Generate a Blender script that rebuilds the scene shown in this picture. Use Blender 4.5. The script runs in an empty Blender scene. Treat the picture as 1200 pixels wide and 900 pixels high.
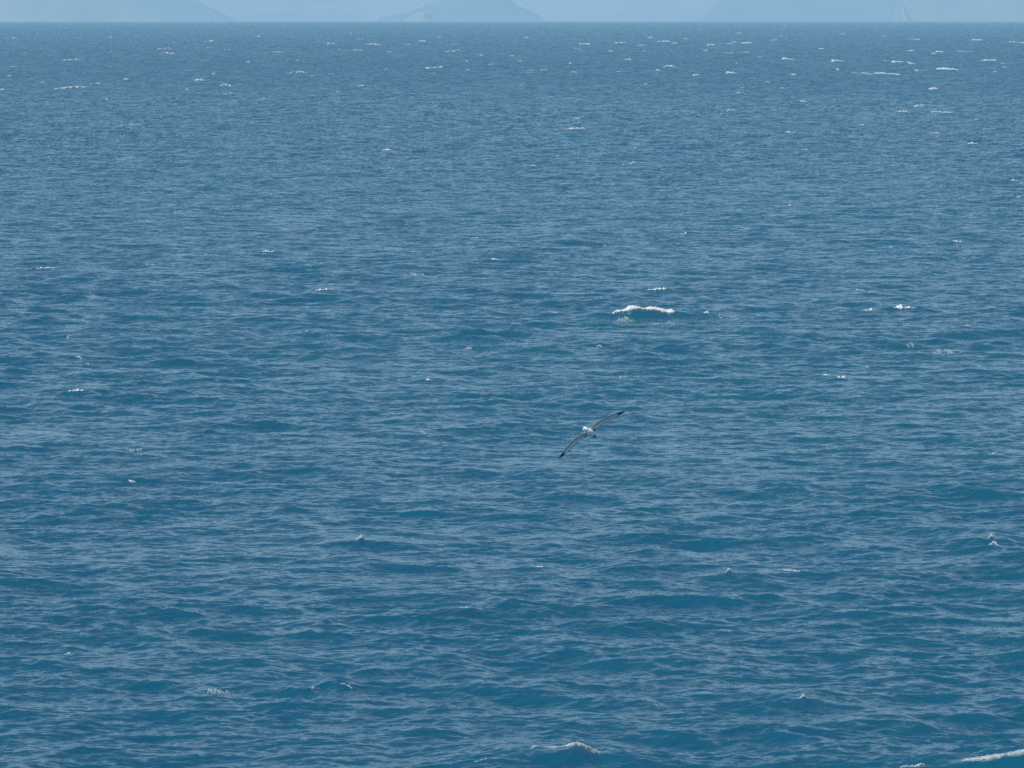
import bpy, bmesh, math, random
import numpy as np
from mathutils import Vector, Matrix, noise as mnoise

random.seed(7)
RNG = np.random.default_rng(11)
S = bpy.context.scene
C = S.collection
RAD = math.radians

# ------------------------------------------------------------------ camera
HGT = 30.0                 # eye height above the sea
EARTH = 6.371e6
FOV = RAD(12.0)
PITCH = RAD(-4.43)
cam_d = bpy.data.cameras.new('camera')
cam_d.sensor_width = 36.0
cam_d.lens = 18.0 / math.tan(FOV / 2)
cam_d.clip_start = 1.0
cam_d.clip_end = 120000.0
cam = bpy.data.objects.new('camera', cam_d)
C.objects.link(cam)
cam.location = (0, 0, HGT)
cam.rotation_euler = (RAD(90) + PITCH, 0, 0)
S.camera = cam

# ------------------------------------------------------------------ world, sun, exposure
SUN_EL, SUN_AZ = 43.0, 213.0        # azimuth clockwise from +Y (view direction); behind the camera, to the left
w = bpy.data.worlds.new('World')
S.world = w
w.use_nodes = True
nt = w.node_tree
bg = nt.nodes['Background']
sky = nt.nodes.new('ShaderNodeTexSky')
sky.sky_type = 'NISHITA'
sky.sun_disc = False
sky.sun_elevation = RAD(SUN_EL)
sky.sun_rotation = RAD(SUN_AZ)
sky.altitude = 30
sky.air_density = 1.0
sky.dust_density = 0.0
sky.ozone_density = 1.5
nt.links.new(sky.outputs[0], bg.inputs[0])
bg.inputs[1].default_value = 0.102

sd = bpy.data.lights.new('sun', 'SUN')
sd.energy = 5.0
sd.angle = RAD(0.53)
sd.color = (1.0, 0.955, 0.89)
sun = bpy.data.objects.new('sun', sd)
C.objects.link(sun)
dirv = Vector((math.sin(RAD(SUN_AZ)) * math.cos(RAD(SUN_EL)),
               math.cos(RAD(SUN_AZ)) * math.cos(RAD(SUN_EL)), math.sin(RAD(SUN_EL))))
sun.rotation_euler = (-dirv).to_track_quat('-Z', 'Y').to_euler()
sun.location = (-60, -60, 200)

S.view_settings.view_transform = 'Standard'
S.view_settings.look = 'None'
S.view_settings.exposure = 0.17
S.view_settings.gamma = 1.0
S.cycles.use_denoising = False
S.cycles.max_bounces = 6
S.cycles.volume_bounces = 1
S.cycles.transparent_max_bounces = 12

HAZE_DENSITY = 7.5e-5
HAZE_COLOR = (0.50, 0.80, 1.0)


# ------------------------------------------------------------------ helpers
def tag(o, label=None, cat=None, group=None, kind=None):
    if label: o['label'] = label
    if cat: o['category'] = cat
    if group: o['group'] = group
    if kind: o['kind'] = kind
    return o


def mesh_obj(name, verts, faces, mat=None, parent=None, smooth=True):
    me = bpy.data.meshes.new(name)
    me.from_pydata([tuple(v) for v in verts], [], [tuple(f) for f in faces])
    me.update()
    if smooth:
        me.polygons.foreach_set('use_smooth', [True] * len(me.polygons))
    if mat: me.materials.append(mat)
    o = bpy.data.objects.new(name, me)
    C.objects.link(o)
    if parent: o.parent = parent
    return o


def grid_mesh(name, P, wrap=False, mat=None):
    """P: (rows, cols, 3) array -> quad grid object"""
    nr, nc = P.shape[:2]
    me = bpy.data.meshes.new(name)
    ncf = nc if wrap else nc - 1
    r = np.arange(nr - 1)[:, None]
    c = np.arange(ncf)[None, :]
    a = r * nc + c
    b = r * nc + (c + 1) % nc
    q = np.stack([a, b, b + nc, a + nc], -1).reshape(-1, 4)
    me.vertices.add(nr * nc)
    me.vertices.foreach_set('co', P.reshape(-1).astype(np.float32))
    me.loops.add(q.size)
    me.loops.foreach_set('vertex_index', q.reshape(-1).astype(np.int32))
    me.polygons.add(len(q))
    me.polygons.foreach_set('loop_start', (np.arange(len(q)) * 4).astype(np.int32))
    me.polygons.foreach_set('use_smooth', np.ones(len(q), bool))
    me.update(calc_edges=True)
    if mat: me.materials.append(mat)
    o = bpy.data.objects.new(name, me)
    C.objects.link(o)
    return o


def new_mat(name):
    m = bpy.data.materials.new(name)
    m.use_nodes = True
    t = m.node_tree
    return m, t, t.nodes['Principled BSDF']


def pix_ray(px, py):
    """direction (world) through photo pixel (1200 x 900)"""
    k = math.tan(FOV / 2) / 600.0
    d = Vector(((px - 600) * k, -(py - 450) * k, -1.0))
    return (cam.rotation_euler.to_matrix() @ d).normalized()


def pix_sea(px, py):
    """where on the (curved) sea the photo pixel falls -> x, y"""
    d = pix_ray(px, py)
    hd = math.hypot(d.x, d.y)
    s = -d.z / hd                        # tan of depression
    A = 1 / (2 * EARTH)
    disc = s * s - 4 * A * HGT
    disc = max(disc, 0.0)
    r = (s - math.sqrt(disc)) / (2 * A)
    return d.x / hd * r, d.y / hd * r


# ------------------------------------------------------------------ whitecaps seen in the photograph
# zoomed crop offset, (x, y, width) in thirds of a photo pixel, kind: b bright, f faint, p patchy
CAPS = []


def caps(ox, oy, rows):
    for r in rows:
        x, y, ww = r[:3]
        k = r[3] if len(r) > 3 else 'b'
        lab = r[4] if len(r) > 4 else None
        CAPS.append((ox + x / 3, oy + y / 3, ww / 3, k, lab))


caps(0, 0, [(83,116,12),(135,118,10),(430,111,10),(43,134,22),(20,131,10,'f'),(55,150,8),(57,162,8),(380,132,14),
 (85,186,10),(160,170,14,'f'),(255,210,50,'b','thin bright whitecap far out at upper left, under the pale hills'),
 (390,181,30,'f'),(578,171,34),(592,188,68,'b','long split whitecap far out, left of the dark middle headland'),(735,145,24),(606,152,8),(735,168,14),
 (690,170,12),(803,174,26),(720,211,20),(903,128,22),(968,124,12,'f'),
 (965,184,60,'f','pale stringy whitecap trailing left from one bright spot, below the hills left of centre'),(1010,210,12),(1045,213,10),
 (1066,212,8),(1158,154,38),(1192,174,14),(34,265,18),(92,245,8),(38,234,26,'f'),(12,312,20),
 (150,288,24,'f'),(250,307,80,'b','longest whitecap of the upper left corner, low and broken'),
 (335,293,44,'f','faint whitecap just right of the longest one in the upper left corner'),(443,277,18),
 (700,280,44,'b','low whitecap with a dark wave face right below it, upper left'),(752,258,14),(870,218,14),
 (1043,254,54,'b','pointed soft-edged whitecap with a tiny fleck to its right, left of top centre'),(1098,265,12),
 (1170,258,8),(795,300,44,'b','upper of two stacked short whitecaps in the upper left quarter'),
 (803,327,30,'f','lower of two stacked short whitecaps in the upper left quarter'),
 (372,347,20,'b','small triangular whitecap below the longest one of the upper left corner'),(925,347,10),
 (820,355,10,'f'),(1188,322,10),(660,312,12),
 (455,438,70,'f','faint double whitecap alone on blue water at upper left'),
 (640,745,60,'p','patchy greenish foam on the crest of a dark wave in the upper left quarter'),
 (942,884,40,'b','thin white crest on a long dark swell, upper left of the centre')])
caps(400, 0, [(35,118,8),(65,137,14),(113,156,56,'b','flat bright whitecap far out, below the left foot of the middle headland'),
 (45,178,70,'f'),(168,182,24),(232,157,30,'f'),(284,145,32),(343,132,10),
 (400,157,40,'f'),(382,180,36,'b','short thick whitecap far out, below the middle headland'),(410,176,20),(491,193,16),(535,122,10,'f'),(650,132,18),(598,196,14),(628,214,18),
 (326,237,62,'b','whitecap rising to a bright right-hand end, below the middle headland'),(441,215,14),(530,225,24,'f'),(443,244,12),(320,258,20,'f'),
 (160,241,12,'f'),(855,155,36),(833,172,22),(978,151,44,'b','narrow whitecap climbing to the right far out, right of the middle headland'),(947,180,16),(1052,160,42,'f'),(1086,132,20),
 (1133,146,44,'b','thin flat whitecap nearest the horizon to the right of top centre'),(1170,152,14),(1066,178,16,'f'),(1007,208,18),(806,222,10),(905,222,14,'f'),
 (713,245,30,'f'),(665,247,30,'f'),(818,253,30,'f'),(980,250,36,'f'),(1112,245,14),(1150,233,44,'b','broken whitecap with a bright dot at its lower left, right of top centre'),
 (1068,295,14,'f'),(1102,295,16,'f'),(633,295,20,'f'),(735,340,20,'f'),(250,341,16,'f'),(345,341,20,'f'),
 (68,300,20),(85,310,24,'f'),(822,449,76,'b','peaked whitecap alone in open water well above the bird'),(163,524,36,'b','short flat whitecap in open water left of top centre'),
 (1035,518,14,'b','tiny white fleck in open water right of the peaked whitecap'),
 (670,582,30,'b','small bright crest at the left end of a dark wave above centre'),
 (1030,573,90,'f','long hair-thin pale crest below the tiny fleck, right of centre line'),
 (470,835,30,'f'),(515,848,14,'p'),(920,863,18,'p'),(826,415,24,'f')])
caps(800, 0, [(98,158,36),(10,136,20),(60,102,16,'f'),(80,177,12),(165,153,18),(180,148,14),
 (222,151,44,'b','bright whitecap far out, left one under the right-hand dark headland'),(195,117,20,'f'),
 (160,186,30,'f'),(212,184,50,'f'),(323,141,26),(350,127,10,'f'),(274,200,18,'f'),
 (368,208,34,'b','short stubby whitecap below the right-hand dark headland'),
 (388,261,12),(168,256,44,'b','flat whitecap with a fleck to its left, below the right-hand headland'),(46,263,24),(190,222,12,'f'),(300,287,20,'f'),(210,306,16,'f'),
 (350,308,14,'f'),(203,325,22,'f'),(486,171,14),(562,119,18),(705,126,18),(815,138,26),(795,178,18),
 (905,182,30),(880,188,16,'f'),(538,214,50,'b','wide low whitecap straight above the brightest whitecap pair'),(545,243,20),
 (630,257,56,'f','dull whitecap immediately left of the brightest one at upper right'),
 (713,258,70,'b','brightest and thickest whitecap at upper right, below the tan cliff'),
 (752,217,50,'b','whitecap just above the brightest one at upper right'),
 (802,222,20),(712,213,20,'f'),(830,248,50,'f','thin whitecap between the two thick ones at upper right'),
 (930,243,64,'b','thick whitecap sloping down to the right, upper right corner'),
 (880,310,40,'b','thin lone whitecap below the thick sloping one at upper right'),(1034,141,40),
 (1075,212,52,'b','flat whitecap in the upper right corner, over two small broken ones'),(1128,222,16),(1138,237,34,'f'),(980,180,14,'f'),(1010,180,12,'f'),
 (1168,148,20),(1195,150,14),(1096,250,12,'f'),(775,388,50,'b','dull left whitecap of a level pair at right, below the thick group'),
 (830,370,60,'f'),(910,391,80,'b','double-humped bright right whitecap of a level pair at right'),(885,466,40,'f'),
 (1034,421,14,'b','small round fleck to the right of the double-humped whitecap'),
 (1018,503,38,'b','small flat whitecap with a pale tail, alone at far right'),
 (378,462,34,'b','small flat whitecap alone in open water, right of top centre'),(430,523,24,'b','small pointed whitecap right of top centre, below the flat one'),
 (170,387,40,'f'),(138,398,12),(424,355,16),(630,437,18),
 (378,720,16,'b','tiny bright fleck alone in open water, right and above the big breaking wave'),
 (1176,568,24,'f'),(1180,609,30,'p'),(1168,634,24,'b','bright little crest at the right edge above a dark wave'),
 (1090,763,28,'p'),(965,851,40,'b','short crest sloping up to the right in open water at far right'),(6,820,24),
 (1180,690,16,'f')])
caps(0, 300, [(155,43,66,'b','bright flat whitecap at the left edge, a third of the way down'),(330,138,20,'f'),
 (540,28,60,'p','dim greenish foam patch left of centre, above the lone small crest'),
 (1130,119,44,'b','small bright double crest on a dark wave, left of centre'),(275,356,26,'f'),
 (265,475,56,'b','smooth white crest at the left end of a dark curved wave, left middle'),
 (305,377,20,'f'),(250,277,40,'p'),(1074,262,8),
 (475,683,50,'p','speckled foam on a dark wave face, lower left of the middle'),(465,790,30,'f')])
caps(400, 300, [(545,13,36,'b','small crest on the right shoulder of a dark swell above centre'),(268,63,50,'f'),(747,203,20,'b','tiny fleck left of the big breaking wave'),
 (1068,190,218,'B','biggest breaking crest, long white double hump above and right of the bird'),
 (985,226,90,'p','broken foam bits on the dark face under the big crest, at its left'),
 (1130,236,110,'p','streaky foam lying in front of the big crest, at its right'),
 (1108,117,60,'b','thin twin whitecap just behind the big breaking crest'),
 (302,436,20,'b','tiny white dot of foam left of the bird, one third from the left'),
 (280,617,40,'p','soft pale foam patch level with the bird, to its left'),
 (425,602,30,'b','tiny crest on a dark wave level with the bird, to its left'),
 (443,326,30,'f'),(980,427,16,'b','tiny white fleck between the bird and the big breaking wave'),(910,315,20,'f')])
caps(800, 300, [(100,204,62,'b','short slanting crest right of the big breaking wave'),(132,218,16,'p'),
 (620,118,30,'f'),(660,128,20),(663,192,46,'b','low left crest of a pair at right, level with the big breaking wave'),
 (785,183,80,'b','thin peaked right crest of a pair at right, level with the big breaking wave'),(790,240,30,'p'),
 (1006,245,24,'b','small round blob of foam near the right edge, below the peaked crest'),
 (930,332,130,'p','wide thin patch of old foam at right, below the peaked crest'),
 (510,425,30,'b','left piece of a thin crest in open water right of the bird'),
 (565,429,50,'b','right piece of a thin crest in open water right of the bird'),
 (1085,697,26,'b','two small foam dots on a dark crest at the right edge, level with the bird'),(650,390,14,'f'),(805,310,30,'p')])
caps(0, 600, [(240,498,36,'f','faint crest low at the left, on dark blue water'),
 (770,634,110,'p','row of green-white foam specks along a wave crest, bottom left'),
 (1105,620,30,'p','small patch of green-white specks right of the foam row, bottom left')])
caps(400, 600, [(65,92,34,'t','small pointed foam cap below and left of the bird'),
 (693,190,34,'b','pale glint of foam on top of a dark wave under the bird'),
 (995,303,14,'b','tiny fleck on a dark crest below and right of the bird'),
 (440,335,50,'f','soft faint foam streak low in the picture, left of centre'),(30,607,50,'f'),
 (785,823,220,'B','bubbly foam crest on the foremost wave at bottom centre'),
 (880,838,50,'p'),
 (490,872,56,'f','faded foam at the bottom edge, left of the foremost crest')])
caps(800, 600, [(158,206,32,'t','small pointed foam cap alone at lower right of the bird'),
 (375,206,60,'f'),(1095,86,28,'t','small foam tip near the right edge in the lower half'),
 (1100,112,50,'f'),(428,650,38,'t','small white foam cap on a peaked wave at lower right'),
 (800,893,90,'f','thin foam arc at the bottom edge, left of the corner breaker'),
 (1130,862,240,'B','long white breaker cut off by the bottom right corner')])

# ------------------------------------------------------------------ wave field (FFT tiles in metres)
PEAK = 11.0                     # dominant wavelength
SPECS = [  # tile size, samples, longest, shortest wavelength, seed
    (617.0, 1024, 80.0, 7.0, 1),
    (151.0, 1024, 7.0, 1.9, 2),
    (37.3, 1024, 1.9, 0.42, 3)]


def spectrum(k, kx, ky):
    kp = 2 * math.pi / PEAK
    s = np.exp(-1.25 * (kp / k) ** 2) / k ** 3.72
    s *= 1.0 + 1.3 * np.exp(-((np.sqrt(k / kp) - 1) ** 2) / (2 * 0.09 ** 2 * 4))
    # main travel direction: toward the camera, slightly to the left
    wx, wy = math.sin(RAD(-10)), -math.cos(RAD(-10))
    c = (kx * wx + ky * wy) / k
    spread = np.where(c > 0, c, 0) ** 1.0 + 0.10
    return s * spread


def make_tile(L, N, lmax, lmin, seed):
    rng = np.random.default_rng(seed)
    f = np.fft.fftfreq(N, d=L / N) * 2 * math.pi
    kx, ky = np.meshgrid(f, f, indexing='xy')     # [iy, ix]
    k = np.hypot(kx, ky)
    k[0, 0] = 1
    band = (k >= 2 * math.pi / lmax) & (k < 2 * math.pi / lmin)
    dk = 2 * math.pi / L
    amp = np.sqrt(spectrum(k, kx, ky) * band) * dk
    z = (rng.standard_normal((N, N)) + 1j * rng.standard_normal((N, N))) * amp
    g = lambda q: np.real(np.fft.ifft2(q)) * N * N
    chop = 1.1
    return dict(L=L, N=N, h=g(z), dx=g(-1j * kx / k * z) * -chop, dy=g(-1j * ky / k * z) * -chop,
                sx=g(1j * kx * z), sy=g(1j * ky * z))


RIP1, RIP2 = 1.2, 0.75
BIAS = 0.8
TILES = [make_tile(*s) for s in SPECS]
HS = 0.43
sc = (HS / 4) / math.sqrt(sum(np.var(t['h']) for t in TILES))
for t in TILES:
    for q in ('h', 'dx', 'dy', 'sx', 'sy'):
        t[q] = (t[q] * sc).astype(np.float32)
for q in ('h', 'dx', 'dy', 'sx', 'sy'):
    TILES[1][q] *= 1.05; TILES[2][q] *= 0.88
MSS = [float(np.var(t['sx']) + np.var(t['sy'])) for t in TILES]
print('Hs', HS, 'mss per band', MSS)


def sample(t, key, x, y, ang):
    ca, sa = math.cos(ang), math.sin(ang)
    N, L = t['N'], t['L']
    u = (x * ca - y * sa) / L * N
    v = (x * sa + y * ca) / L * N
    iu, iv = np.floor(u), np.floor(v)
    fu, fv = (u - iu).astype(np.float32), (v - iv).astype(np.float32)
    iu = iu.astype(np.int64) % N
    iv = iv.astype(np.int64) % N
    iu1, iv1 = (iu + 1) % N, (iv + 1) % N
    a = t[key]
    return (a[iv, iu] * (1 - fu) + a[iv, iu1] * fu) * (1 - fv) + (a[iv1, iu] * (1 - fu) + a[iv1, iu1] * fu) * fv


# ------------------------------------------------------------------ sea sheet: one polar grid round the camera's foot
dphi_px = FOV / 1024
phis_frame = np.arange(RAD(9.3), RAD(0.1782), -dphi_px * 0.5)
r_fr = []
A_ = 1 / (2 * EARTH)
for ph in phis_frame:
    s_ = math.tan(ph)
    r_fr.append((s_ - math.sqrt(max(s_ * s_ - 4 * A_ * HGT, 0))) / (2 * A_))
r_fr = np.array(r_fr)
r_fr = r_fr[r_fr < 19000]
rr = np.concatenate([np.geomspace(2.0, r_fr[0] * 0.985, 46), r_fr, np.linspace(r_fr[-1] * 1.03, 34000, 22)])
th_fr = np.linspace(-RAD(6.9), RAD(6.9), 760)
th_out = RAD(6.9) + (math.pi - RAD(6.9)) * (np.geomspace(0.002, 1, 70) - 0.002) / 0.998
th = np.concatenate([th_fr, th_out[1:-1], [math.pi], -th_out[1:-1][::-1]])
NR, NC = len(rr), len(th)
print('sea grid', NR, NC, NR * NC)
TH, RR = np.meshgrid(th, rr, indexing='xy')
X0 = RR * np.sin(TH)
Y0 = RR * np.cos(TH)
dR = np.gradient(rr)[:, None] * np.ones((1, NC))
dT = np.abs(np.gradient(np.where(th < -RAD(6.9) - 1e-9, th + 2 * math.pi, th)))
dT[np.abs(th) > RAD(6.85)] = np.maximum(dT[np.abs(th) > RAD(6.85)], 3e-4)
dT[0] = dT[1]; dT[-1] = dT[-2]
SPC_T = RR * dT[None, :]
SPC = np.maximum(SPC_T, 0.45 * dR)          # along the view, sampling may be coarser than across it

DX = np.zeros_like(X0); DY = np.zeros_like(X0); Z = np.zeros_like(X0)
SX = np.zeros_like(X0); SY = np.zeros_like(X0); VAR = np.zeros_like(X0)
ANG = [0.0, 0.21, -0.17]
# wave groups: slow modulation of the swell
def low_noise(x, y, lx, ly, seed):
    rg = np.random.default_rng(seed); o = np.zeros_like(x)
    for _ in range(14):
        a_ = rg.uniform(0, 2 * math.pi); f_ = rg.uniform(0.5, 1.6)
        o += np.sin(2 * math.pi * f_ * (x / lx * math.cos(a_) + y / ly * math.sin(a_)) + rg.uniform(0, 6.28))
    return o / math.sqrt(7.0)


GRP = np.clip(1.0 + 0.17 * low_noise(X0, Y0, 30, 34, 5) + 0.10 * low_noise(X0, Y0, 160, 260, 6), 0.25, 2.0)
for t, sp, ang, mss in zip(TILES, SPECS, ANG, MSS):
    lam = math.sqrt(sp[2] * sp[3]) if sp[2] < 50 else 11.0
    wt = np.clip((lam / np.maximum(SPC, 1e-3) - 1.6) / 2.5, 0, 1)           # geometry keeps what the grid resolves
    wn = np.clip((lam / np.maximum(SPC_T, 1e-3) - 0.6) / 1.2, 0, 1)         # slopes are kept further out
    m = (wn > 0) | (wt > 0)
    xm, ym = X0[m], Y0[m]
    ca, sa = math.cos(ang), math.sin(ang)
    g_ = GRP[m]
    h_ = sample(t, 'h', xm, ym, ang); a_ = sample(t, 'dx', xm, ym, ang); b_ = sample(t, 'dy', xm, ym, ang)
    if sp[3] > 1.5: DY[m] -= (0.45 if sp[3] > 5 else 0.25) * h_ * wt[m] * g_      # fronts steeper than backs
    Z[m] += h_ * wt[m] * g_
    DX[m] += (a_ * ca + b_ * sa) * wt[m] * g_
    DY[m] += (-a_ * sa + b_ * ca) * wt[m] * g_
    a_ = sample(t, 'sx', xm, ym, ang); b_ = sample(t, 'sy', xm, ym, ang)
    SX[m] += (a_ * ca + b_ * sa) * wn[m] * g_
    SY[m] += (-a_ * sa + b_ * ca) * wn[m] * g_
    VAR += mss * (1 - wn ** 2)

# silhouettes of the three largest crests: (photo x, top y, bottom y)
PROF_BIG = [(680 + a / 6, 320 + b / 6, 320 + c / 6) for a, b, c in
            [(236, 280, 290), (260, 258, 285), (290, 258, 282), (320, 253, 280), (345, 232, 280), (380, 228, 268), (410, 233, 256),
             (445, 247, 256), (465, 243, 256), (500, 235, 262), (540, 242, 272), (580, 250, 280), (620, 262, 288), (650, 255, 292), (676, 268, 285)]]
PROF_CORNER = [(900 + a / 4, 750 + b / 4, 750 + c / 4) for a, b, c in
               [(955, 563, 566), (985, 554, 571), (1010, 549, 575), (1050, 543, 573), (1090, 535, 570), (1130, 525, 566),
                (1170, 520, 562), (1200, 514, 558), (1300, 500, 550), (1420, 505, 548), (1500, 530, 545)]]
PROF_FRONT = [(590 + a / 8.57, 850 + b / 8.57, 850 + c / 8.57) for a, b, c in
              [(296, 232, 238), (325, 206, 230), (350, 197, 220), (378, 202, 210), (430, 208, 212), (480, 211, 215), (520, 212, 232), (560, 212, 230), (600, 210, 213),
               (640, 202, 216), (665, 190, 225), (690, 176, 235), (740, 165, 246), (790, 178, 246), (830, 200, 235), (870, 232, 240), (900, 240, 262), (935, 262, 268)]]


def profile_of(idx):
    """crest silhouette in photo pixels: x, top, bottom arrays"""
    px, py, pw, kd, lab = CAPS[idx]
    if kd == 'B':
        pr = PROF_BIG if py < 500 else PROF_FRONT if px < 800 else PROF_CORNER
        a = np.array(pr)
        return a[:, 0], a[:, 1], a[:, 2]
    rg = np.random.default_rng(idx + 100)
    n = max(5, int(pw / 1.6))
    q = np.linspace(0, 1, n)
    pk = rg.uniform(0.2, 0.8)
    envl = np.where(q < pk, q / pk, (1 - q) / (1 - pk))
    th_ = (1.7 + 0.07 * pw) * (0.12 + rg.random(n) ** 1.4 * 1.25) * (0.25 + 0.75 * envl)
    if kd == 'b' and py < 140 and pw > 13:
        th_ = th_ * 1.05
    elif kd == 'b' and pw > 11:
        th_ = th_ * 1.5
    if kd == 'f':
        th_ = th_ * 0.8
    if kd == 't':
        n = 9; q = np.linspace(0, 1, n)
        th_ = np.array([.5, 1.6, 3.4, 5.0, 6.0, 5.4, 3.6, 1.8, .5]) * (0.8 + 0.4 * rg.random(n))
        lowr = py + 2.6 + rg.uniform(-0.4, 0.4, n)
        return px + (q - 0.5) * pw, lowr - th_, lowr
    tilt = rg.uniform(-0.12, 0.12) * pw
    arch = 0.05 * pw * rg.uniform(-0.2, 1.2)
    mid = py + tilt * (q - 0.5) - arch * np.sin(np.pi * q) + arch * 0.5 + rg.uniform(-0.35, 0.35, n)
    return px + (q - 0.5) * pw, mid - th_ / 2, mid + th_ / 2


# breaking crests: the local wave that carries each nearer whitecap
CREST = []
for ci, (px, py, pw, kd, lab) in enumerate(CAPS):
    x, y = pix_sea(px, py)
    r = math.hypot(x, y)
    wm = pw * FOV / 1200 * r
    if r > 1500 or kd in 'fp':
        CREST.append((x, y, r, wm, 0)); continue
    pxm = r * FOV / 1200
    pxs, ptop, pbot = profile_of(ci)
    ampT = min(0.75, 0.62 if kd == 'B' and r < 300 else 0.75 if kd == 'B' else 0.34 if kd == 't' else 0.14 + 0.055 * wm)
    x, y = pix_sea(px, float(pbot.mean()) + ampT / pxm * 0.8)
    r = math.hypot(x, y)
    k_ = math.tan(FOV / 2) / 600.0
    # height the crest must reach at each photo x
    xs_, zr = [], []
    for a_, b_ in zip(pxs, ptop + 0.35 * (pbot - ptop)):
        d = pix_ray(a_, b_)
        q_ = y / d.y
        xs_.append(d.x * q_); zr.append(HGT + d.z * q_ + r * r / (2 * EARTH))
    xs_ = np.array(xs_); zr = np.array(zr)
    wm = xs_[-1] - xs_[0]
    i_r = int(np.interp(r, rr, np.arange(NR)))
    js = np.arange(len(th_fr))
    zb_ = Z[i_r - 1:i_r + 2, :len(th_fr)].mean(0)
    Af = zr - np.interp(xs_, X0[i_r, :len(th_fr)], zb_)
    Af = np.clip(Af, -0.25, 1.1)
    sx_ = max(1.3 * wm, 1.6) if kd == 't' else max(0.6 * wm, 0.9)
    near = (np.abs(RR - r) < 14) & (X0 > xs_[0] - 3 * sx_) & (X0 < xs_[-1] + 3 * sx_) & (np.abs(Y0 - y) < 14) & (np.abs(TH) < RAD(6.9))
    xx, yy = X0[near], Y0[near] - y
    outside = np.maximum(0, np.maximum(xs_[0] - xx, xx - xs_[-1]))
    A = np.interp(xx, xs_, Af) * np.exp(-0.5 * (outside / sx_) ** 2)
    back = 1.9 + 1.6 * ampT; front = 0.55 + 0.8 * ampT
    sg = np.where(yy > 0, back, front)
    Z[near] += A * np.exp(-0.5 * (yy / sg) ** 2)
    CREST.append((float(xs_.mean()), y, r, wm, 1))

PX = X0 + DX; PY = Y0 + DY
R2 = PX ** 2 + PY ** 2
PZ = Z - R2 / (2 * EARTH)
P = np.stack([PX, PY, PZ], -1)

# shading normals: the mesh's own near by, the unresolved slopes further out
du = np.empty_like(P); dv = np.empty_like(P)
du[:, 1:-1] = P[:, 2:] - P[:, :-2]; du[:, 0] = P[:, 1] - P[:, -1]; du[:, -1] = P[:, 0] - P[:, -2]
dv[1:-1] = P[2:] - P[:-2]; dv[0] = P[1] - P[0]; dv[-1] = P[-1] - P[-2]
Nn = np.cross(du, dv)
Nn /= np.maximum(np.linalg.norm(Nn, axis=-1, keepdims=True), 1e-9)
Nn *= np.sign(Nn[..., 2:3])
# far out only the facets turned towards the shore can be seen: fold the slopes that way
ux, uy = X0 / RR, Y0 / RR
sr = SX * ux + SY * uy                    # slope seen going away from the viewer (+ = faces the viewer)
st = -SX * uy + SY * ux
sig = 0.11
dep = HGT / RR
srf = sig * np.logaddexp(0, (sr + dep) / sig) - dep
SXf = srf * ux - st * uy; SYf = srf * uy + st * ux
Ns = np.stack([-SXf, -SYf, np.ones_like(SXf)], -1)
Ns /= np.linalg.norm(Ns, axis=-1, keepdims=True)
VB = VAR * 0.5 + (RIP1 ** 2 + RIP2 ** 2) * 0.012
bias = VB / (dep + np.sqrt(VB)) * BIAS
bl = np.clip((RR - 330) / 900, 0, 1)[..., None]
WN = Nn * (1 - bl) + Ns * bl
WN[..., 0] -= bias * ux; WN[..., 1] -= bias * uy
WN /= np.linalg.norm(WN, axis=-1, keepdims=True)
ROUGH = np.clip(np.sqrt(0.10 ** 2 + (1.15 * np.sqrt(VAR)) ** 1.6), 0, 0.42)

# ------------------------------------------------------------------ water material
m_water, t, bs = new_mat('sea_water')
N_, Lk = t.nodes, t.links
at = N_.new('ShaderNodeAttribute'); at.attribute_name = 'wave_normal'
ar = N_.new('ShaderNodeAttribute'); ar.attribute_name = 'wave_rough'
tc = N_.new('ShaderNodeTexCoord')


def mapping(sx, sy, rot=0.0):
    mp = N_.new('ShaderNodeMapping')
    mp.inputs['Scale'].default_value = (sx, sy, 1)
    mp.inputs['Rotation'].default_value = (0, 0, rot)
    Lk.new(tc.outputs['Object'], mp.inputs['Vector'])
    return mp


def noise_tex(sx, sy, scale, detail=3, rough=0.55, rot=0.0, dist=0.0):
    n = N_.new('ShaderNodeTexNoise')
    n.inputs['Scale'].default_value = scale
    n.inputs['Detail'].default_value = detail
    n.inputs['Roughness'].default_value = rough
    n.inputs['Distortion'].default_value = dist
    Lk.new(mapping(sx, sy, rot).outputs[0], n.inputs['Vector'])
    return n


# fine ripples: slopes taken straight from noise and added to the wave normal
def ripple(nz, gain):
    sb = N_.new('ShaderNodeVectorMath'); sb.operation = 'SUBTRACT'
    Lk.new(nz.outputs['Color'], sb.inputs[0]); sb.inputs[1].default_value = (0.5, 0.5, 0.5)
    ml = N_.new('ShaderNodeVectorMath'); ml.operation = 'MULTIPLY'
    Lk.new(sb.outputs[0], ml.inputs[0]); ml.inputs[1].default_value = (gain * 0.75, gain, 0.0)
    return ml


n1 = noise_tex(0.55, 1.0, 2.6, 5, 0.72, 0.12, 0.4)
n2 = noise_tex(0.45, 1.0, 0.7, 3, 0.6, -0.2, 0.6)
r1, r2 = ripple(n1, RIP1), ripple(n2, RIP2)
acc = at.outputs['Vector']
for r_ in (r1, r2):
    av = N_.new('ShaderNodeVectorMath'); av.operation = 'ADD'
    Lk.new(acc, av.inputs[0]); Lk.new(r_.outputs[0], av.inputs[1]); acc = av.outputs[0]
nz_ = N_.new('ShaderNodeVectorMath'); nz_.operation = 'NORMALIZE'
Lk.new(acc, nz_.inputs[0]); Lk.new(nz_.outputs[0], bs.inputs['Normal'])
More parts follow.
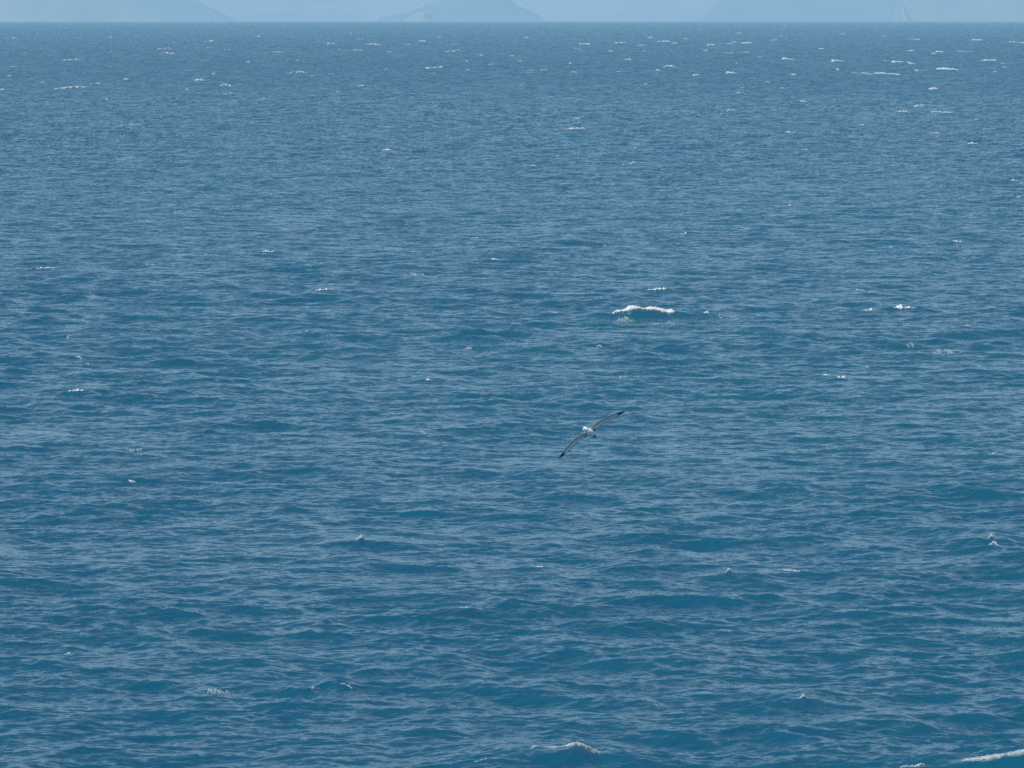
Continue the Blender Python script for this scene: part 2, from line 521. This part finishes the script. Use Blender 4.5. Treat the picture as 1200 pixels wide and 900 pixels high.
# broad colour drift of the water body: greener and bluer areas
n3 = noise_tex(0.6, 0.35, 0.006, 3, 0.5)
cr = N_.new('ShaderNodeValToRGB')
cr.color_ramp.elements[0].position = 0.35; cr.color_ramp.elements[0].color = (0.003, 0.059, 0.110, 1)
cr.color_ramp.elements[1].position = 0.68; cr.color_ramp.elements[1].color = (0.004, 0.074, 0.119, 1)
Lk.new(n3.outputs[0], cr.inputs[0])
Lk.new(cr.outputs[0], bs.inputs['Base Color'])
# wind-ruffled streaks change the gloss
n4 = noise_tex(0.35, 1.0, 0.05, 4, 0.6)
mr = N_.new('ShaderNodeMath'); mr.operation = 'MULTIPLY_ADD'
mr.inputs[1].default_value = 0.16; Lk.new(n4.outputs[0], mr.inputs[0]); mr.inputs[2].default_value = -0.06
ad = N_.new('ShaderNodeMath'); ad.operation = 'ADD'; ad.use_clamp = True
Lk.new(ar.outputs['Fac'], ad.inputs[0]); Lk.new(mr.outputs[0], ad.inputs[1])
Lk.new(ad.outputs[0], bs.inputs['Roughness'])
bs.inputs['IOR'].default_value = 1.235

water = grid_mesh('water', P[:, :, :], wrap=True, mat=m_water)
me = water.data
a = me.attributes.new('wave_normal', 'FLOAT_VECTOR', 'POINT'); a.data.foreach_set('vector', WN.reshape(-1).astype(np.float32))
a = me.attributes.new('wave_rough', 'FLOAT', 'POINT'); a.data.foreach_set('value', ROUGH.reshape(-1).astype(np.float32))
tag(water, kind='structure')

# ------------------------------------------------------------------ haze
HX, HY0, HY1, HTOP = 36000, -34500, 36000, 1100.0
zb = -(50000.0 ** 2) / (2 * EARTH) - 5
m_h = bpy.data.materials.new('haze_air'); m_h.use_nodes = True
t = m_h.node_tree; t.nodes.clear()
out = t.nodes.new('ShaderNodeOutputMaterial'); pv = t.nodes.new('ShaderNodeVolumePrincipled')
pv.inputs['Color'].default_value = (*HAZE_COLOR, 1)
pv.inputs['Density'].default_value = HAZE_DENSITY
pv.inputs['Anisotropy'].default_value = 0.0
t.links.new(pv.outputs[0], out.inputs['Volume'])
v = [(x, y, z) for z in (zb, HTOP) for y in (HY0, HY1) for x in (-HX, HX)]
f = [(0, 2, 3, 1), (4, 5, 7, 6), (0, 1, 5, 4), (2, 6, 7, 3), (0, 4, 6, 2), (1, 3, 7, 5)]
haze = mesh_obj('haze', v, f, m_h, smooth=False)
tag(haze, kind='stuff')

# ------------------------------------------------------------------ far shore


def hill_mat(name, c1, c2, c3, scale):
    m, t, bs = new_mat(name)
    tc = t.nodes.new('ShaderNodeTexCoord')
    n = t.nodes.new('ShaderNodeTexNoise'); n.inputs['Scale'].default_value = scale
    n.inputs['Detail'].default_value = 6; n.inputs['Roughness'].default_value = 0.6
    t.links.new(tc.outputs['Object'], n.inputs['Vector'])
    cr = t.nodes.new('ShaderNodeValToRGB')
    cr.color_ramp.elements[0].position = 0.36; cr.color_ramp.elements[0].color = (*c1, 1)
    cr.color_ramp.elements[1].position = 0.66; cr.color_ramp.elements[1].color = (*c3, 1)
    e = cr.color_ramp.elements.new(0.52); e.color = (*c2, 1)
    t.links.new(n.outputs[0], cr.inputs[0])
    t.links.new(cr.outputs[0], bs.inputs['Base Color'])
    bs.inputs['Roughness'].default_value = 0.95
    bs.inputs['Specular IOR Level'].default_value = 0.1
    return m


M_PASTURE = hill_mat('dry_pasture', (0.20, 0.17, 0.10), (0.30, 0.25, 0.16), (0.36, 0.30, 0.20), 0.0012)
M_PASTURE2 = hill_mat('rough_pasture', (0.14, 0.14, 0.09), (0.19, 0.18, 0.11), (0.24, 0.22, 0.14), 0.002)
M_BUSH = hill_mat('dark_bush', (0.11, 0.13, 0.11), (0.13, 0.155, 0.125), (0.16, 0.18, 0.14), 0.0016)
M_CLIFF = hill_mat('tan_cliff', (0.30, 0.24, 0.17), (0.38, 0.31, 0.22), (0.46, 0.38, 0.29), 0.02)


def fbm(x, y, s, o=5, seed=0.0):
    return mnoise.fractal(Vector((x / s, y / s, seed)), 0.9, 2.1, o)


def px_to_x(px, dist):
    return math.tan((px - 600) / 1200 * FOV) * dist


def range_of_hills(name, dist, depth, x0, x1, nx, ny, hfun, mat, relief, seed):
    """heightfield hill country, ground falling to the sea on its near side"""
    P = np.zeros((ny, nx, 3))
    for j in range(ny):
        fy = j / (ny - 1)
        y = dist + depth * fy
        for i in range(nx):
            x = x0 + (x1 - x0) * i / (nx - 1)
            sh = fbm(x, 0, 1400, 4, seed) * 260
            yy = y + sh * (1 - fy)
            hh = hfun(x)
            prof = math.sin(min(1.0, fy / 0.55) * math.pi / 2) if fy < 0.55 else math.cos((fy - 0.55) / 0.45 * math.pi / 2)
            rid = 1 + relief * (fbm(x, yy, 2300, 6, seed + 3) + 0.5 * abs(fbm(x, yy, 700, 4, seed + 9)))
            z = -25 + (hh + 25) * prof * max(rid, 0.2)
            P[j, i] = (x, yy, z - (x * x + yy * yy) / (2 * EARTH))
    o = grid_mesh(name, P, mat=mat)
    tag(o, kind='structure')
    return o


def pale_h(x):
    return 520 + 120 * math.sin(x / 2100) + 60 * math.sin(x / 800 + 2)


def prof_from(pts, dist):
    """skyline given as (photo x, metres high)"""
    xs = [px_to_x(p[0], dist) for p in pts]
    hs = [p[1] for p in pts]

    def f(x):
        return float(np.interp(x, xs, hs)) + 5 * fbm(x, 0, 160, 4, 2.2)
    return f


range_of_hills('hills', 28500, 5200, -9000, 9000, 300, 60, pale_h, M_PASTURE, 0.45, 1.0)
D1, D2, D3 = 24500, 24000, 24600
# dark headlands in front of the pale country
range_of_hills('headland', D2, 1500, px_to_x(428, D2), px_to_x(650, D2), 200, 40,
               prof_from([(430, -20), (440, 24), (475, 52), (500, 88), (520, 118), (545, 140), (575, 142), (592, 132), (602, 100),
                          (609, 78), (622, 56), (634, 30), (648, -20)], D2), M_BUSH, 0.05, 5.0)
# dark hill on the left sloping down to the right, and a nearer pale spur overlapping it
range_of_hills('hillside', D1, 1800, px_to_x(-60, D1), px_to_x(280, D1), 200, 40,
               prof_from([(-60, 330), (60, 290), (140, 230), (185, 165), (215, 112), (232, 74), (250, 40), (268, -6), (280, -24)], D1), M_BUSH, 0.05, 4.0)
range_of_hills('spur', 23300, 900, px_to_x(-120, 23300), px_to_x(212, 23300), 200, 40,
               prof_from([(-120, 330), (60, 230), (110, 165), (143, 112), (160, 80), (176, 44), (197, 2), (212, -24)], 23300), M_PASTURE, 0.05, 6.0)
# dark hill on the right, and the paler slopes beyond its cliff
range_of_hills('hillside', D3, 1800, px_to_x(812, D3), px_to_x(1100, D3), 200, 40,
               prof_from([(812, -24), (826, -4), (838, 52), (848, 84), (858, 120), (900, 210), (1000, 230), (1100, 200)], D3), M_BUSH, 0.05, 9.0)
range_of_hills('spur', 23700, 900, px_to_x(1044, 23700), px_to_x(1330, 23700), 200, 40,
               prof_from([(1044, -24), (1052, 0), (1058, 60), (1066, 116), (1100, 190), (1330, 300)], 23700), M_PASTURE2, 0.06, 12.0)


# pale cliffs and slips
def cliff(name, dist, cx, base_w, top_w, h0, h1, lean, seed, label, mat=M_CLIFF):
    nz, nx = 16, 14
    P = np.zeros((nz, nx, 3))
    for j in range(nz):
        fz = j / (nz - 1)
        z = h0 + (h1 - h0) * fz
        ww = base_w + (top_w - base_w) * fz
        for i in range(nx):
            fx = i / (nx - 1) - 0.5
            x = px_to_x(cx + lean * (1 - fz) + fx * ww * (1 + 0.25 * fbm(z, i, 20, 3, seed)), dist)
            y = dist - 150 * math.cos(fx * math.pi) + 120 * fz + 12 * fbm(x, z, 25, 4, seed)
            P[j, i] = (x, y, z - (x * x + y * y) / (2 * EARTH))
    o = grid_mesh(name, P, mat=mat)
    tag(o, label, 'cliff')
    return o


cliff('cliff', 23500, 1056, 24, 12, -10, 76, 4, 1.0, 'narrow tan cliff on the hazy shore at upper right, right of the dark headland', M_PASTURE)
cliff('cliff', D2 - 100, 496, 40, 20, -10, 48, -6, 3.0, 'pale slip on the left flank of the dark middle headland', M_PASTURE)

# ------------------------------------------------------------------ foam


def foam_mat(name, col, alpha, sc=6.0):
    m, t, bs = new_mat(name)
    tc = t.nodes.new('ShaderNodeTexCoord')
    n = t.nodes.new('ShaderNodeTexNoise'); n.inputs['Scale'].default_value = sc
    n.inputs['Detail'].default_value = 5; n.inputs['Roughness'].default_value = 0.65
    t.links.new(tc.outputs['Object'], n.inputs['Vector'])
    cr = t.nodes.new('ShaderNodeValToRGB')
    cr.color_ramp.elements[0].position = 0.3; cr.color_ramp.elements[0].color = (*[c * 0.5 for c in col], 1)
    cr.color_ramp.elements[1].position = 0.62; cr.color_ramp.elements[1].color = (*col, 1)
    t.links.new(n.outputs[0], cr.inputs[0]); t.links.new(cr.outputs[0], bs.inputs['Base Color'])
    bs.inputs['Roughness'].default_value = 0.7
    b = t.nodes.new('ShaderNodeBump'); b.inputs['Distance'].default_value = 0.08; b.inputs['Strength'].default_value = 0.8
    t.links.new(n.outputs[0], b.inputs['Height']); t.links.new(b.outputs[0], bs.inputs['Normal'])
    # thin foam lets the water through; thick foam is opaque
    da = t.nodes.new('ShaderNodeAttribute'); da.attribute_name = 'foam_thickness'
    ml = t.nodes.new('ShaderNodeMath'); ml.operation = 'MULTIPLY_ADD'; ml.inputs[1].default_value = 1.9
    t.links.new(da.outputs['Fac'], ml.inputs[0]); t.links.new(n.outputs[0], ml.inputs[2])
    rp = t.nodes.new('ShaderNodeMapRange'); rp.inputs[1].default_value = 0.46; rp.inputs[2].default_value = 1.15
    rp.inputs[3].default_value = 0.0; rp.inputs[4].default_value = alpha
    t.links.new(ml.outputs[0], rp.inputs[0]); t.links.new(rp.outputs[0], bs.inputs['Alpha'])
    return m


M_FOAM = foam_mat('white_foam', (0.62, 0.64, 0.645), 1.0)
M_FOAM2 = foam_mat('dull_foam', (0.70, 0.76, 0.78), 0.55)
M_FOAM4 = foam_mat('bubbly_foam', (0.56, 0.62, 0.64), 0.62, 7.0)
M_FOAM3 = foam_mat('thin_green_foam', (0.46, 0.60, 0.62), 0.5)

fine = np.arange(0, len(th_fr))
th0, dth = th_fr[0], th_fr[1] - th_fr[0]


def sea_at(x, y):
    """points of the built sea sheet at rest position x, y (arrays)"""
    r = np.hypot(x, y)
    tt = np.arctan2(x, y)
    fi = np.interp(r, rr, np.arange(NR))
    fj = np.clip((tt - th0) / dth, 0, len(th_fr) - 1.001)
    i = np.minimum(fi.astype(int), NR - 2); j = fj.astype(int)
    a = (fi - i)[..., None]; b = (fj - j)[..., None]
    return (P[i, j] * (1 - a) + P[i + 1, j] * a) * (1 - b) + (P[i, j + 1] * (1 - a) + P[i + 1, j + 1] * a) * b


def vnoise(x, y, seed):
    return mnoise.fractal(Vector((x, y, seed)), 0.8, 2.0, 4)


COLS = ['at the far left edge', 'below the left pale slope', 'below the foot of the left dark hill',
        'midway between left hill and middle headland', 'below the left foot of the middle headland', 'below the summit of the middle headland',
        'below the right foot of the middle headland', 'midway between middle headland and right hill',
        'below the left end of the right hill', 'below the middle of the right hill', 'below the tan cliff', 'at the far right edge']


def zone(px, py, pw, kd):
    row = ('close under the horizon' if py < 48 else 'on the far sea' if py < 70 else 'on the upper sea' if py < 120
           else 'on the middle sea' if py < 330 else 'on the near sea' if py < 600 else 'on the foremost sea')
    q = {'b': 'bright', 'f': 'faint', 'p': 'patchy', 'B': 'large', 't': 'pointed'}[kd]
    size = 'fleck' if pw < 5 else 'whitecap' if pw < 12 else 'long whitecap'
    if kd == 'p': size = 'foam patch'
    return f'{q} {size} {row} {COLS[int(max(0, min(11, px // 100)))]}'


LABELS = [c[4] or zone(*c[:4]) for c in CAPS]
byl = {}
for n_, l_ in enumerate(LABELS): byl.setdefault(l_, []).append(n_)
for l_, ns in byl.items():
    if len(ns) < 2: continue
    ns.sort(key=lambda q: CAPS[q][0])
    words = {2: ['left', 'right'], 3: ['leftmost', 'middle', 'rightmost']}.get(
        len(ns), ['leftmost', 'second', 'third', 'fourth', 'fifth', 'sixth', 'seventh', 'eighth'][:len(ns) - 1] + ['rightmost'])
    for w_, q in zip(words, ns): LABELS[q] = f'{w_} {l_}'

CM = cam.rotation_euler.to_matrix().transposed()
CMn = np.array(CM)


def proj_y(Q):
    q = (Q - np.array([0, 0, HGT])) @ CMn.T
    return 450 - (q[..., 1] / -q[..., 2]) * 600 / math.tan(FOV / 2)


for idx, ((px, py, pw, kd, lab), (x, y, r, wm, forced)) in enumerate(zip(CAPS, CREST)):
    pxs, ptop, pbot = profile_of(idx)
    if not forced:
        # the spot of the built sea that is seen at this photo pixel
        ys = np.linspace(y - min(14, r * 0.03), y + min(14, r * 0.03), 81)
        line = sea_at(x * ys / y, ys)
        cand = np.nonzero(np.abs(proj_y(line) - py) < 0.6)[0]
        jn = cand[0] if len(cand) else int(np.argmin(np.abs(proj_y(line) - py)))
        x, y = x * ys[jn] / y, ys[jn]
        r = math.hypot(x, y)
    pxm = FOV / 1200 * r
    pwid = pxs[-1] - pxs[0]
    sl = max(HGT / r, 0.008)
    if kd == 'B': nu, nv = int(pwid * 2.6), 22
    else: nu, nv = int(min(110, max(12, pwid * 3.0))), 12 if pwid < 14 else 16
    if kd == 'p': nu, nv = int(min(130, max(24, pwid * 3))), 28
    mean_th = float((pbot - ptop).mean())
    u = np.linspace(-0.04, 1.04, nu)
    cx = pxs[0] + pwid * u
    top = np.interp(cx, pxs, ptop); bot = np.interp(cx, pxs, pbot)
    kx = pxm
    X1 = x + (cx - px) * kx if not forced else x + (cx - 0.5 * (pxs[0] + pxs[-1])) * kx
    T = np.zeros((nv, nu)); XX = np.zeros((nv, nu)); YY = np.zeros((nv, nu)); LZ = np.zeros((nv, nu))
    sd = idx * 3.71
    vv = np.linspace(-1.35, 1.35, nv)          # -1 = lower (front) edge, +1 = upper edge of the foam
    if kd == 'p':
        Dp = min((0.7 + 0.025 * pwid) * pxm / sl, 5.0)
    elif forced:
        Dp = 0.55 * mean_th * pxm / (0.45 + sl)
    else:
        Dp = min(0.4 * mean_th * pxm / sl, 5.0)
    for b_i in range(nu):
        th_ = max(0.15, (bot[b_i] - top[b_i]))
        e_ = 1.0 if 0 <= u[b_i] <= 1 else -0.6
        for a_i in range(nv):
            v2 = vv[a_i]
            wx, wy = cx[b_i] * (0.26 if kd == 'B' else 0.24 if kd == 'p' else 0.5), v2 * (3.0 if kd == 'p' else 1.6)
            n_ = vnoise(cx[b_i] * 0.16, v2 * 0.4, sd)
            nf = vnoise(wx, wy, sd + 9) if kd != 'B' else 0.55 * mnoise.noise(Vector((cx[b_i] * 0.3, v2 * 1.1, sd + 9))) + 0.22 * vnoise(cx[b_i] * 0.35, v2 * 1.5, sd)
            XX[a_i, b_i] = X1[b_i]
            YY[a_i, b_i] = y + v2 * Dp * (min(2.2, th_ / mean_th) if forced else 1) * (1 + (0.55 * vnoise(cx[b_i] * 0.22, 0.3, sd + 4) if kd == 'B' else 0)) - (0.35 * Dp if kd == 'B' else 0) + (0 if forced or kd == 'p' else max(-25, min(25, (py - 0.5 * (top[b_i] + bot[b_i])) * pxm / sl)))
            if kd == 'p':
                T[a_i, b_i] = (1 - v2 * v2 * 0.7) * 0.5 + 0.75 * n_ + 0.85 * nf - 0.48 - (abs(u[b_i] - 0.5) * 2) ** 3 * 0.4
            else:
                T[a_i, b_i] = min(1 - abs(v2) ** 1.4, e_) + (1.0 if kd == 'B' else 0.6) * nf + (0.15 if kd == 'B' else 0.45) * n_ + (-0.05 if kd in 'Bt' else 0.14 if kd == 'b' else -0.22)
            LZ[a_i, b_i] = th_
    if kd != 'p':        # the patch stays one piece
        mid_ = (u >= 0) & (u <= 1)
        T[nv // 2, mid_] = np.maximum(T[nv // 2, mid_], 0.004); T[nv // 2 - 1, mid_] = np.maximum(T[nv // 2 - 1, mid_], 0.002)
    T[0] = T[-1] = -1; T[:, 0] = T[:, -1] = -1
    base = sea_at(XX, YY)
    Tc = np.clip(T, 0, 1)
    if kd == 'p':
        lift = np.where(T > 0, 0.04 + 0.05 * np.sqrt(Tc), -0.12)
    else:
        hgt = np.minimum(LZ * pxm * (0.55 if forced else 0.8), 0.9)
        lift = np.where(T > 0, hgt * (0.12 + 0.5 * np.sqrt(Tc) + 0.38 * (vv[:, None] * 0.5 + 0.5)), -0.12 - 0.1 * hgt)
    Q = base.copy(); Q[..., 2] += lift
    if r < 900 and kd != 'p':
        for a_i in range(nv):
            for b_i in range(nu):
                if T[a_i, b_i] > 0:
                    Q[a_i, b_i, 2] += 0.6 * pxm * mnoise.noise(Vector((Q[a_i, b_i, 0] / pxm * 0.4, Q[a_i, b_i, 1] * 4, sd)))
    keep = T > 0
    kf = keep[:-1, :-1] | keep[1:, :-1] | keep[:-1, 1:] | keep[1:, 1:]
    if not kf.any():
        kf[nv // 2, nu // 2] = True
    ids = -np.ones(nv * nu, int); faces = []; verts = []; dens = []
    org = Q[nv // 2, nu // 2].copy()
    for a_i, b_i in zip(*np.nonzero(kf)):
        q = [(a_i, b_i), (a_i, b_i + 1), (a_i + 1, b_i + 1), (a_i + 1, b_i)]
        fc = []
        for (s1, s2) in q:
            k_ = s1 * nu + s2
            if ids[k_] < 0:
                ids[k_] = len(verts); verts.append(Q[s1, s2] - org); dens.append(max(0.0, min(1.0, T[s1, s2] + (0.15 if r > 1500 else 0))))
            fc.append(int(ids[k_]))
        faces.append(fc)
    o = mesh_obj('whitecap', verts, faces, {'B': M_FOAM4 if py > 500 else M_FOAM, 'b': M_FOAM, 't': M_FOAM4, 'f': M_FOAM2, 'p': M_FOAM3}[kd])
    fa = o.data.attributes.new('foam_thickness', 'FLOAT', 'POINT')
    fa.data.foreach_set('value', np.array(dens, np.float32))
    o.location = tuple(org)
    tag(o, LABELS[idx], 'whitecap', 'whitecaps breaking on the sea')

# ------------------------------------------------------------------ the bird
BD = 150.0
bc = Vector(cam.location) + pix_ray(691.9, 507.6) * (BD / pix_ray(691.9, 507.6).y)
SCL = 1.0
# local frame: X forward, Y left wing, Z up
fwd = Vector((-0.40, -0.83, 0.36)).normalized()
left = Vector((0.80, 0.0, 0.58))
left = (left - fwd * left.dot(fwd)).normalized()
upv = fwd.cross(left)
BR = Matrix((fwd, left, upv)).transposed()


def loft(rings, cap=True):
    n = len(rings[0]); vs = []; fs = []
    for r_ in rings: vs += [tuple(p) for p in r_]
    for i in range(len(rings) - 1):
        for j in range(n):
            fs.append((i * n + j, i * n + (j + 1) % n, (i + 1) * n + (j + 1) % n, (i + 1) * n + j))
    if cap:
        fs.append(tuple(range(n - 1, -1, -1)))
        fs.append(tuple((len(rings) - 1) * n + k for k in range(n)))
    return vs, fs


# fuselage: x, half width, half height, z centre
body_prof = [(0.505, .004, .004, .012), (0.50, .018, .018, .012), (0.485, .034, .034, .014), (0.455, .062, .062, .018), (0.42, .076, .075, .018), (0.38, .080, .079, .014),
             (0.335, .089, .088, .006), (0.29, .099, .098, -.002), (0.24, .108, .104, -.010), (0.17, .114, .108, -.016), (0.09, .124, .116, -.016),
             (0.0, .124, .114, -.012), (-0.09, .112, .100, -.006), (-0.17, .092, .080, .000), (-0.24, .066, .057, .007), (-0.30, .040, .032, .012),
             (-0.35, .026, .020, .014), (-0.39, .012, .010, .014)]
rings = []
BW = 0.94
for (x, hw, hh, zc) in body_prof:
    rings.append([((x * 0.86 if x < 0 else x), hw * BW * math.cos(a), zc + hh * BW * math.sin(a)) for a in np.linspace(0, 2 * math.pi, 28, endpoint=False)])
bv, bf = loft(rings)

# wing stations: span y, leading-edge x, chord, z, twist
HALF = 1.27


def wing_station(s):
    """s 0..1 root to tip"""
    if s < 0.36:
        le = 0.155 + 0.085 * math.sin(s / 0.36 * math.pi / 2)
    else:
        q = (s - 0.36) / 0.64
        le = 0.24 - 0.09 * q - 0.19 * q * q
    ch = 0.292 - 0.05 * s
    if s > 0.5: ch *= 1 - ((s - 0.5) / 0.5) ** 2.2 * 0.93
    if s < 0.08: ch *= 1.08
    return le, max(ch, 0.012)


def wing(side):
    rings = []
    m = 46
    for i in range(m):
        s = i / (m - 1)
        le, ch = wing_station(s)
        # gently drooped arch; the far wing is lifted less than the near one
        if side < 0:
            z = 0.05 + 0.02 * math.sin(min(s / 0.45, 1) * math.pi / 2) - 0.05 * max(0, s - 0.35) ** 1.4 / 0.65
            y = 0.02 + HALF * 1.0 * s
        else:
            z = 0.05 - 0.09 * s - 0.15 * max(0, s - 0.3) ** 1.4
            y = 0.02 + HALF * s
        th_ = (0.030 * (1 - s) ** 0.8 + 0.006)
        pts = []
        K = 13
        serr = 0.006 * math.sin(s * 150) * (1 if s > 0.1 else 0)
        for k in range(K):                      # top, leading to trailing
            c = k / (K - 1)
            t_ = th_ * (2.2 * math.sqrt(max(c, 0)) * (1 - c) + 0.03)
            camb = 0.09 * ch * math.sin(c * math.pi)
            pts.append((le - ch * c - serr * c, side * y, z + camb + t_ * 0.8 - 0.10 * ch * c))
        for k in range(K - 2, 0, -1):
            c = k / (K - 1)
            t_ = th_ * (1.2 * math.sqrt(c) * (1 - c) + 0.03)
            camb = 0.09 * ch * math.sin(c * math.pi)
            pts.append((le - ch * c - serr * c, side * y, z + camb - t_ - 0.10 * ch * c))
        rings.append(pts)
    return loft(rings)


def tmp_obj(vs, fs):
    me = bpy.data.meshes.new('tmp'); me.from_pydata(vs, [], fs)
    bm = bmesh.new(); bm.from_mesh(me)
    bmesh.ops.recalc_face_normals(bm, faces=bm.faces); bm.to_mesh(me); bm.free()
    o = bpy.data.objects.new('tmp', me); C.objects.link(o)
    return o


ob = tmp_obj(bv, bf)
wl = tmp_obj(*wing(1)); wr = tmp_obj(*wing(-1))
for w_ in (wl, wr):
    md = ob.modifiers.new('u', 'BOOLEAN'); md.operation = 'UNION'; md.object = w_; md.solver = 'EXACT'
dg = bpy.context.evaluated_depsgraph_get()
bme = bpy.data.meshes.new_from_object(ob.evaluated_get(dg))
for o_ in (ob, wl, wr): bpy.data.objects.remove(o_, do_unlink=True)
bme.name = 'albatross'
bme.polygons.foreach_set('use_smooth', [True] * len(bme.polygons))
nv_ = len(bme.vertices)
co = np.zeros(nv_ * 3, np.float32); bme.vertices.foreach_get('co', co); co = co.reshape(-1, 3)
nrm = np.array([tuple(v.normal) for v in bme.vertices])
cols = np.ones((nv_, 4), np.float32)


def lerp(a, b, t): return [a[i] + (b[i] - a[i]) * t for i in range(3)]


WHITE = (0.93, 0.93, 0.92); GREY = (0.68, 0.64, 0.60); DARK = (0.15, 0.14, 0.14); BLACK = (0.018, 0.018, 0.022)
ss = lambda a, b, x: (lambda q: q * q * (3 - 2 * q))(min(1, max(0, (x - a) / (b - a))))
for i in range(nv_):
    x, y, z = co[i]
    s = (abs(y) - 0.02) / HALF
    if abs(y) < 0.128 and z < 0.105:
        c = WHITE
        if nrm[i][2] > 0.5 and x < 0.1: c = lerp(WHITE, GREY, 0.2)
        # dusky brow in front of and over the eye
        br_ = math.exp(-((x - 0.462) / 0.018) ** 2) * (1 if 0.012 < z < 0.055 else 0)
        c = lerp(c, DARK, min(0.75, br_))
    else:
        le, ch = wing_station(min(max(s, 0), 1))
        cf = (le - x) / ch
        if nrm[i][2] < 0.0:      # underwing: pale centre, dark margins
            c = lerp(GREY, (1.0, 0.95, 0.90), ss(0.3, 0.6, cf))
            c = lerp(DARK, c, ss(0.04, 0.14, cf))
            c = lerp(c, DARK, ss(0.84, 0.97, cf) * 0.6)
            c = lerp(c, BLACK, ss(0.75, 0.84, s))
            c = lerp(c, DARK, ss(0.55, 0.7, cf) * (1 - ss(0.10, 0.18, s)))
        else:
            c = lerp(DARK, GREY, 0.15 * ss(0.3, 0.8, cf))
            c = lerp(c, BLACK, ss(0.7, 0.85, s))
    cols[i, :3] = c
ca = bme.color_attributes.new('plumage', 'FLOAT_COLOR', 'POINT')
ca.data.foreach_set('color', cols.reshape(-1))
m_b, t, bs = new_mat('plumage')
va = t.nodes.new('ShaderNodeAttribute'); va.attribute_name = 'plumage'
nn = t.nodes.new('ShaderNodeTexNoise'); nn.inputs['Scale'].default_value = 26; nn.inputs['Detail'].default_value = 4
tcn = t.nodes.new('ShaderNodeTexCoord'); mp = t.nodes.new('ShaderNodeMapping'); mp.inputs['Scale'].default_value = (0.4, 1.6, 1)
t.links.new(tcn.outputs['Object'], mp.inputs[0]); t.links.new(mp.outputs[0], nn.inputs['Vector'])
mx = t.nodes.new('ShaderNodeMix'); mx.data_type = 'RGBA'; mx.blend_type = 'MULTIPLY'; mx.inputs[0].default_value = 0.35
t.links.new(va.outputs['Color'], mx.inputs[6]); t.links.new(nn.outputs[0], mx.inputs[7])
gm = t.nodes.new('ShaderNodeMix'); gm.data_type = 'RGBA'; gm.blend_type = 'MULTIPLY'; gm.inputs[0].default_value = 1.0
gm.inputs[7].default_value = (1.2, 1.2, 1.2, 1)
t.links.new(mx.outputs[2], gm.inputs[6]); t.links.new(gm.outputs[2], bs.inputs['Base Color'])
bs.inputs['Roughness'].default_value = 0.8
bme.materials.clear(); bme.materials.append(m_b)
bird = bpy.data.objects.new('albatross', bme); C.objects.link(bird)
bird.matrix_world = Matrix.Translation(bc) @ BR.to_4x4() @ Matrix.Diagonal((SCL, SCL, SCL, 1))
tag(bird, 'white bodied seabird with long grey black-tipped wings, banking low over the blue sea', 'seabird')


def simple(name, col, rough=0.5):
    m, t, bs = new_mat(name)
    n = t.nodes.new('ShaderNodeTexNoise'); n.inputs['Scale'].default_value = 60
    cr = t.nodes.new('ShaderNodeValToRGB')
    cr.color_ramp.elements[0].color = (*[c * 0.8 for c in col], 1); cr.color_ramp.elements[1].color = (*col, 1)
    t.links.new(n.outputs[0], cr.inputs[0]); t.links.new(cr.outputs[0], bs.inputs['Base Color'])
    bs.inputs['Roughness'].default_value = rough
    return m


# bill with hooked tip
rings = []
for i in range(12):
    q = i / 11
    hw = 0.013 * (1 - q) ** 0.6 + 0.003
    hh = 0.018 * (1 - 0.55 * q) * (1 if q < 0.85 else 0.7) + 0.002
    zc = 0.008 - 0.004 * q - (0.016 * ((q - 0.8) / 0.2) if q > 0.8 else 0)
    rings.append([(0.495 + 0.108 * q, hw * math.cos(a), zc + hh * math.sin(a)) for a in np.linspace(0, 2 * math.pi, 10, endpoint=False)])
v_, f_ = loft(rings)
mesh_obj('bill', v_, f_, simple('bill_horn', (0.22, 0.22, 0.20), 0.35), bird)
# eyes
m_eye = simple('eye_dark', (0.01, 0.01, 0.012), 0.1)
for sd_ in (1, -1):
    rings = []
    for i in range(1, 8):
        a1 = math.pi * i / 8
        rings.append([(0.462 + 0.009 * math.sin(a1) * math.cos(a), sd_ * (0.043 + 0.005 * math.cos(a1)), 0.030 + 0.009 * math.sin(a1) * math.sin(a))
                      for a in np.linspace(0, 2 * math.pi, 10, endpoint=False)])
    v_, f_ = loft(rings)
    mesh_obj('eye', v_, f_, m_eye, bird)
# tail: short wedge of dark feathers
rings = []
for i in range(14):
    q = i / 13
    hw = 0.030 + 0.055 * q ** 0.8 - (0.05 * ((q - 0.8) / 0.2) ** 2 if q > 0.8 else 0)
    hh = 0.014 * (1 - q) + 0.003
    rings.append([(-0.285 - 0.09 * q, hw * math.cos(a), 0.012 + hh * math.sin(a) - 0.01 * q) for a in np.linspace(0, 2 * math.pi, 16, endpoint=False)])
v_, f_ = loft(rings)
mesh_obj('tail', v_, f_, simple('tail_feather', (0.055, 0.057, 0.062), 0.8), bird)
# webbed feet tucked under the tail
m_ft = simple('foot_skin', (0.20, 0.21, 0.23), 0.6)
for sd_ in (1, -1):
    rings = []
    for i in range(10):
        q = i / 9
        hw = 0.007 + 0.020 * q ** 1.5
        rings.append([(-0.24 - 0.12 * q, sd_ * 0.026 + hw * math.cos(a), -0.030 + 0.004 * q + (0.007 - 0.004 * q) * math.sin(a))
                      for a in np.linspace(0, 2 * math.pi, 10, endpoint=False)])
    v_, f_ = loft(rings)
    mesh_obj('foot', v_, f_, m_ft, bird)
